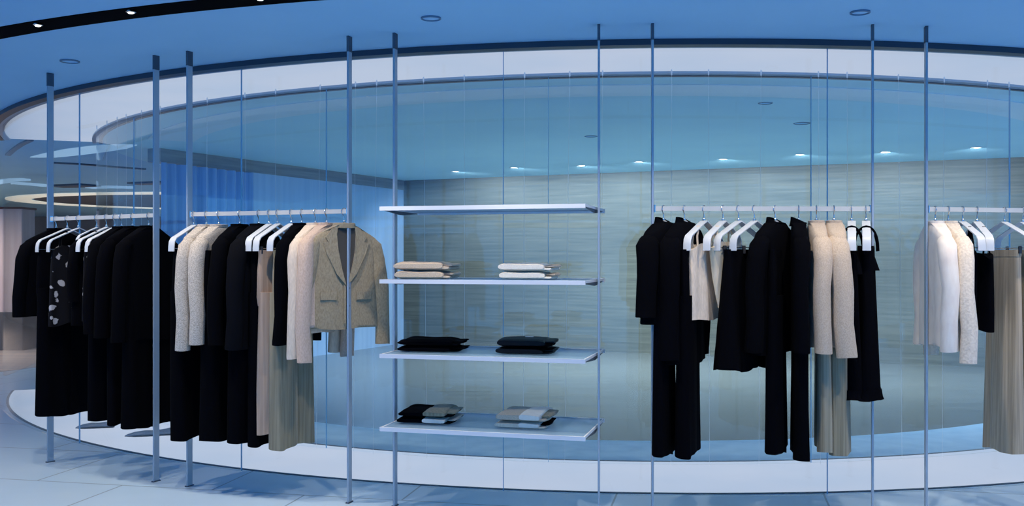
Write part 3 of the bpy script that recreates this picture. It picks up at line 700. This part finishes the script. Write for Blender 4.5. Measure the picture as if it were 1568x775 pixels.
# ------------------------------------------------------------------ folded clothes
def folded(shelf, u, v, rz, level, w_, d_, h, mats, label, name='folded_blouse', cat='folded blouse', base_h=None, group=None, seed=0, tag_white=False, cuff=None):
    r = random.Random(seed)
    z = SHELF_Z[shelf]+.0205+level
    x = c.x+d.x*u-d.y*v; y = c.y+d.y*u+d.x*v
    t = thing(name, label, cat, (x, y, z), SA+R_(rz), group)
    ph = r.uniform(0, 6)
    def layer(z0, z1, x0, x1, inset):
        rings = []; n = 14; m_ = 24
        for k in range(n+1):
            vv = k/n; yy = -d_/2+inset+(d_-2*inset)*vv
            sq = min(1, 4*min(vv, 1-vv)+.25)**.5
            ring = []
            for i in range(m_):
                a = 2*math.pi*i/m_; cc, ss = math.cos(a), math.sin(a)
                px_ = (x0+x1)/2+(x1-x0)/2*sgn(cc)*abs(cc)**.28
                zc = (z0+z1)/2+(z1-z0)/2*sgn(ss)*abs(ss)**.62*sq
                if ss > 0: zc += .0022*math.sin(px_*38+ph+yy*13)+.0015*math.sin(yy*44+ph)
                px_ += .004*math.sin(yy*30+ph)*(1 if cc > 0 else .3)
                ring.append((px_, yy+.003*math.sin(px_*26+ph), max(zc, 0.0003)))
            rings.append(ring)
        return rings
    b = MB(); b.loft(layer(0, h, -w_/2, w_/2-.03, .002)); b.build('folded_body', mats[0], t, angle=60)
    b = MB(); b.loft(layer(h*.08, h*.50, w_*.22, w_/2+.004, .012)); b.build('lower_flap', mats[1 % len(mats)], t, angle=60)
    b = MB(); b.loft(layer(h*.44, h*.80, w_*.25, w_/2+.020, .04)); b.build('tucked_sleeve', mats[2 % len(mats)], t, angle=60)
    if tag_white:
        b = MB(); b.bbox(-.01, .035, -.02, .0, h+.002, h+.004, .002); b.build('price_tag', 'hanger_plastic', t)
    if cuff:
        b = MB(); b.loft(layer(h*.06, h+.003, -w_*.02, w_/2-.026, -.002)); b.build('contrast_panel', cuff, t, angle=60)
    return t
FG = 'folded clothes on the shelves'
folded(2, -.385, -.03, 4, 0, .31, .26, .048, ['beige_knit'], 'beige folded knit at the bottom of the left stack on the upper middle shelf', 'folded_knit', 'folded knit', group=FG, seed=1)
folded(2, -.390, -.03, 2, .0485, .31, .26, .048, ['beige_knit'], 'beige folded knit on top of the left stack on the upper middle shelf', 'folded_knit', 'folded knit', group=FG, seed=2)
folded(2, .205, -.03, 2, 0, .28, .26, .045, ['white_knit', 'white_knit', 'beige_knit'], 'white folded knit at the bottom of the right stack on the upper middle shelf', 'folded_knit', 'folded knit', group=FG, seed=3)
folded(2, .205, -.03, 0, .0455, .285, .26, .045, ['white_knit', 'white_knit', 'beige_knit'], 'white folded knit on top of the right stack on the upper middle shelf', 'folded_knit', 'folded knit', group=FG, seed=4)
folded(1, -.355, -.02, 3, 0, .33, .28, .034, ['black_jersey'], 'black folded sweater at the bottom left on the lower middle shelf', 'folded_sweater', 'folded sweater', group=FG, seed=5)
folded(1, -.360, -.02, 5, .0345, .33, .28, .036, ['black_jersey'], 'black folded sweater on top at the left of the lower middle shelf', 'folded_sweater', 'folded sweater', group=FG, seed=6)
folded(1, .190, -.02, 2, 0, .29, .28, .040, ['black_satin'], 'black folded shirt at the bottom right on the lower middle shelf', 'folded_shirt', 'folded shirt', group=FG, seed=7)
folded(1, .190, -.02, 6, .0405, .29, .28, .046, ['black_satin', 'black_jersey'], 'black folded shirt with a small white tag on the lower middle shelf', 'folded_shirt', 'folded shirt', group=FG, seed=8, tag_white=True)
folded(0, -.375, -.01, 4, 0, .30, .30, .035, ['black_jersey', 'black_jersey', 'grey_tweed'], 'black and white folded top at the bottom left on the lowest shelf', group=FG, seed=9, cuff='white_cotton')
folded(0, -.375, -.01, 6, .036, .29, .30, .038, ['black_jersey', 'black_jersey', 'olive_taupe_wool'], 'black, white and olive folded top on the left stack of the lowest shelf', group=FG, seed=10, cuff='olive_taupe_wool')
folded(0, .175, -.01, 2, 0, .27, .30, .035, ['cream_linen', 'cream_linen', 'black_jersey'], 'cream folded top at the bottom right on the lowest shelf', group=FG, seed=11, cuff='white_cotton')
folded(0, .185, -.01, 0, .036, .27, .30, .048, ['beige_knit', 'beige_knit', 'olive_taupe_wool'], 'beige and white folded top on the right stack of the lowest shelf', group=FG, seed=12, cuff='white_cotton')

# ------------------------------------------------------------------ pointed shoes standing on the floor ring at the left
def shoe(px, py, rz, L_, label):
    dd = F*EYE/(py-395); x = (px-784)/F*dd
    t = thing('pointed_shoe', label, 'shoe', (x, dd, .0045), R_(rz), 'grey pointed shoes on the floor ring')
    rings = []
    for u, hw, h in ((0, .004, .010), (.06, .018, .020), (.2, .036, .034), (.4, .042, .042), (.6, .036, .040), (.85, .034, .050), (.97, .026, .062), (1.0, .012, .060)):
        rings.append([(u*L_-L_/2, hw*math.cos(a), h/2+h/2*math.sin(a)) for a in [2*math.pi*k/14 for k in range(14)]])
    MB().loft(rings).build('upper', 'grey_leather', t)
    s_ = MB(); s_.prism([(-L_/2-.004, 0), (-L_*.3, -.040), (0, -.046), (L_*.48, -.030), (L_*.5, 0), (L_*.48, .030), (0, .046), (-L_*.3, .040)], 0, .006); s_.build('sole', 'clip_dark', t)
mat('grey_leather', (.16, .20, .25), .35)
shoe(146, 656, 12, .30, 'flat grey pointed shoe on the floor ring left of the post')
shoe(229, 668, 14, .36, 'flat grey pointed shoe on the floor ring behind the post')

# ------------------------------------------------------------------ the far shop beyond the left end of the ring
def ellipse_ring(cx, cy, rx, ry, wd, z0, z1, rot, n=96):
    mb = MB(); rings = []
    for k in range(n+1):
        a = 2*math.pi*k/n
        ring = []
        for q_, z in ((0, z0), (wd, z0), (wd, z1), (0, z1)):
            ex, ey = (rx+q_)*math.cos(a), (ry+q_)*math.sin(a)
            ring.append((cx+ex*math.cos(rot)-ey*math.sin(rot), cy+ex*math.sin(rot)+ey*math.cos(rot), z))
        rings.append(ring)
    mb.loft(rings, False, False); return mb
struct('trim_12', ellipse_ring(-5.6, 22.6, 5.0, 3.2, .5, CEIL-.02, CEIL-.0005, R_(14)), 'cove_glow', 'beige glowing oval cove in the far ceiling', 'light band')
mb = MB(); pts = []
for k in range(64):
    a = 2*math.pi*k/64; ex, ey = 4.95*math.cos(a), 3.15*math.sin(a); rt = R_(14)
    pts.append((-5.6+ex*math.cos(rt)-ey*math.sin(rt), 22.6+ex*math.sin(rt)+ey*math.cos(rt)))
mb.prism(pts, CEIL-.008, CEIL-.0005); struct('trim_13', mb, 'dark_soffit', 'dark oval ceiling panel inside the far beige cove', 'trim')
for x, y in ((-10.5, 16), (-8.5, 21), (-4, 20), (-3.5, 26), (-9, 27), (-8.6, 13)):  # unseen warm spots added to brighten the far shop
    spot((x, y, CEIL-.03), (x, y, 0), 220, (1.0, .86, .74), 160, .5, .06, 'far_fill')
t = thing('display_column', 'pale pink display column far behind the left end of the glass', 'column', (-7.62, 15.0, 0))
MB().bbox(-.22, .22, -.2, .2, .58, 2.14, .01).build('shaft', 'pink_panel', t)
MB().bbox(-.24, .24, -.22, .22, .0005, .58, .01).build('plinth', 'dark_soffit', t)
MB().bbox(-.24, .24, -.22, .22, 2.14, 2.17, .01).build('cap', 'maroon_panel', t)
struct('floor_far', MB().prism([(-14.9, 9.5), (-6.6, 11.2), (-5.5, 14), (-5.5, 29.9), (-14.9, 29.9)], .0005, .004), 'far_floor', 'shiny beige streaked floor of the far shop at the left', 'floor')
# ceiling slots and cove strips of the far shop, seen past the left end of the ring
def ceiling_strip(name, pts, hw, m, label, drop=.02):
    P = [Vector(on_ceiling(*p)) for p in pts]; rings = []
    for i in range(len(P)):
        dd = (P[min(i+1, len(P)-1)]-P[max(i-1, 0)]).normalized(); nn = Vector((-dd.y, dd.x))*hw
        a, b_ = P[i]-nn, P[i]+nn
        rings.append([(a.x, a.y, CEIL-drop), (b_.x, b_.y, CEIL-drop), (b_.x, b_.y, CEIL-.0005), (a.x, a.y, CEIL-.0005)])
    struct(name, MB().loft(rings), m, label, 'trim')
poly = [on_ceiling(*p) for p in ((46, 240), (70, 234), (100, 228), (140, 223), (185, 220), (210, 221), (195, 226), (165, 231), (125, 236), (85, 240))]
struct('trim_14', MB().prism(poly, CEIL-.012, CEIL-.0005), 'strip_light', 'pale glowing crescent in the ceiling behind the left end of the ring', 'light band')
ceiling_strip('trim_15', ((78, 248), (110, 249.5), (140, 251.5), (180, 255), (222, 258)), .035, 'dark_trim', 'thin dark slot in the ceiling beyond the crescent light')
ceiling_strip('trim_16', ((-10, 279), (8, 276), (22, 274), (40, 273.5)), .10, 'strip_light', 'short bright curved cove strip in the far ceiling', .03)
ceiling_strip('trim_17', ((22, 279), (50, 281), (76, 283.5)), .10, 'strip_light', 'second short bright cove strip in the far ceiling', .03)
ceiling_strip('trim_18', ((84, 284), (110, 283.5), (138, 282)), .22, 'dark_trim', 'dark wide slot in the far ceiling above the left rack', .03)
ceiling_strip('trim_19', ((138, 286), (170, 285), (205, 286)), .12, 'strip_light', 'pale cove strip in the far ceiling above the middle of the left rack', .03)
ceiling_strip('trim_20', ((205, 280), (232, 279), (256, 278)), .16, 'dark_trim', 'short dark slot in the far ceiling beside the curtain', .03)
ceiling_strip('trim_21', ((12, 236), (22, 227), (34, 219), (47, 213)), .03, 'dark_trim', 'dark curved ceiling edge at the far left end of the ring', .02)
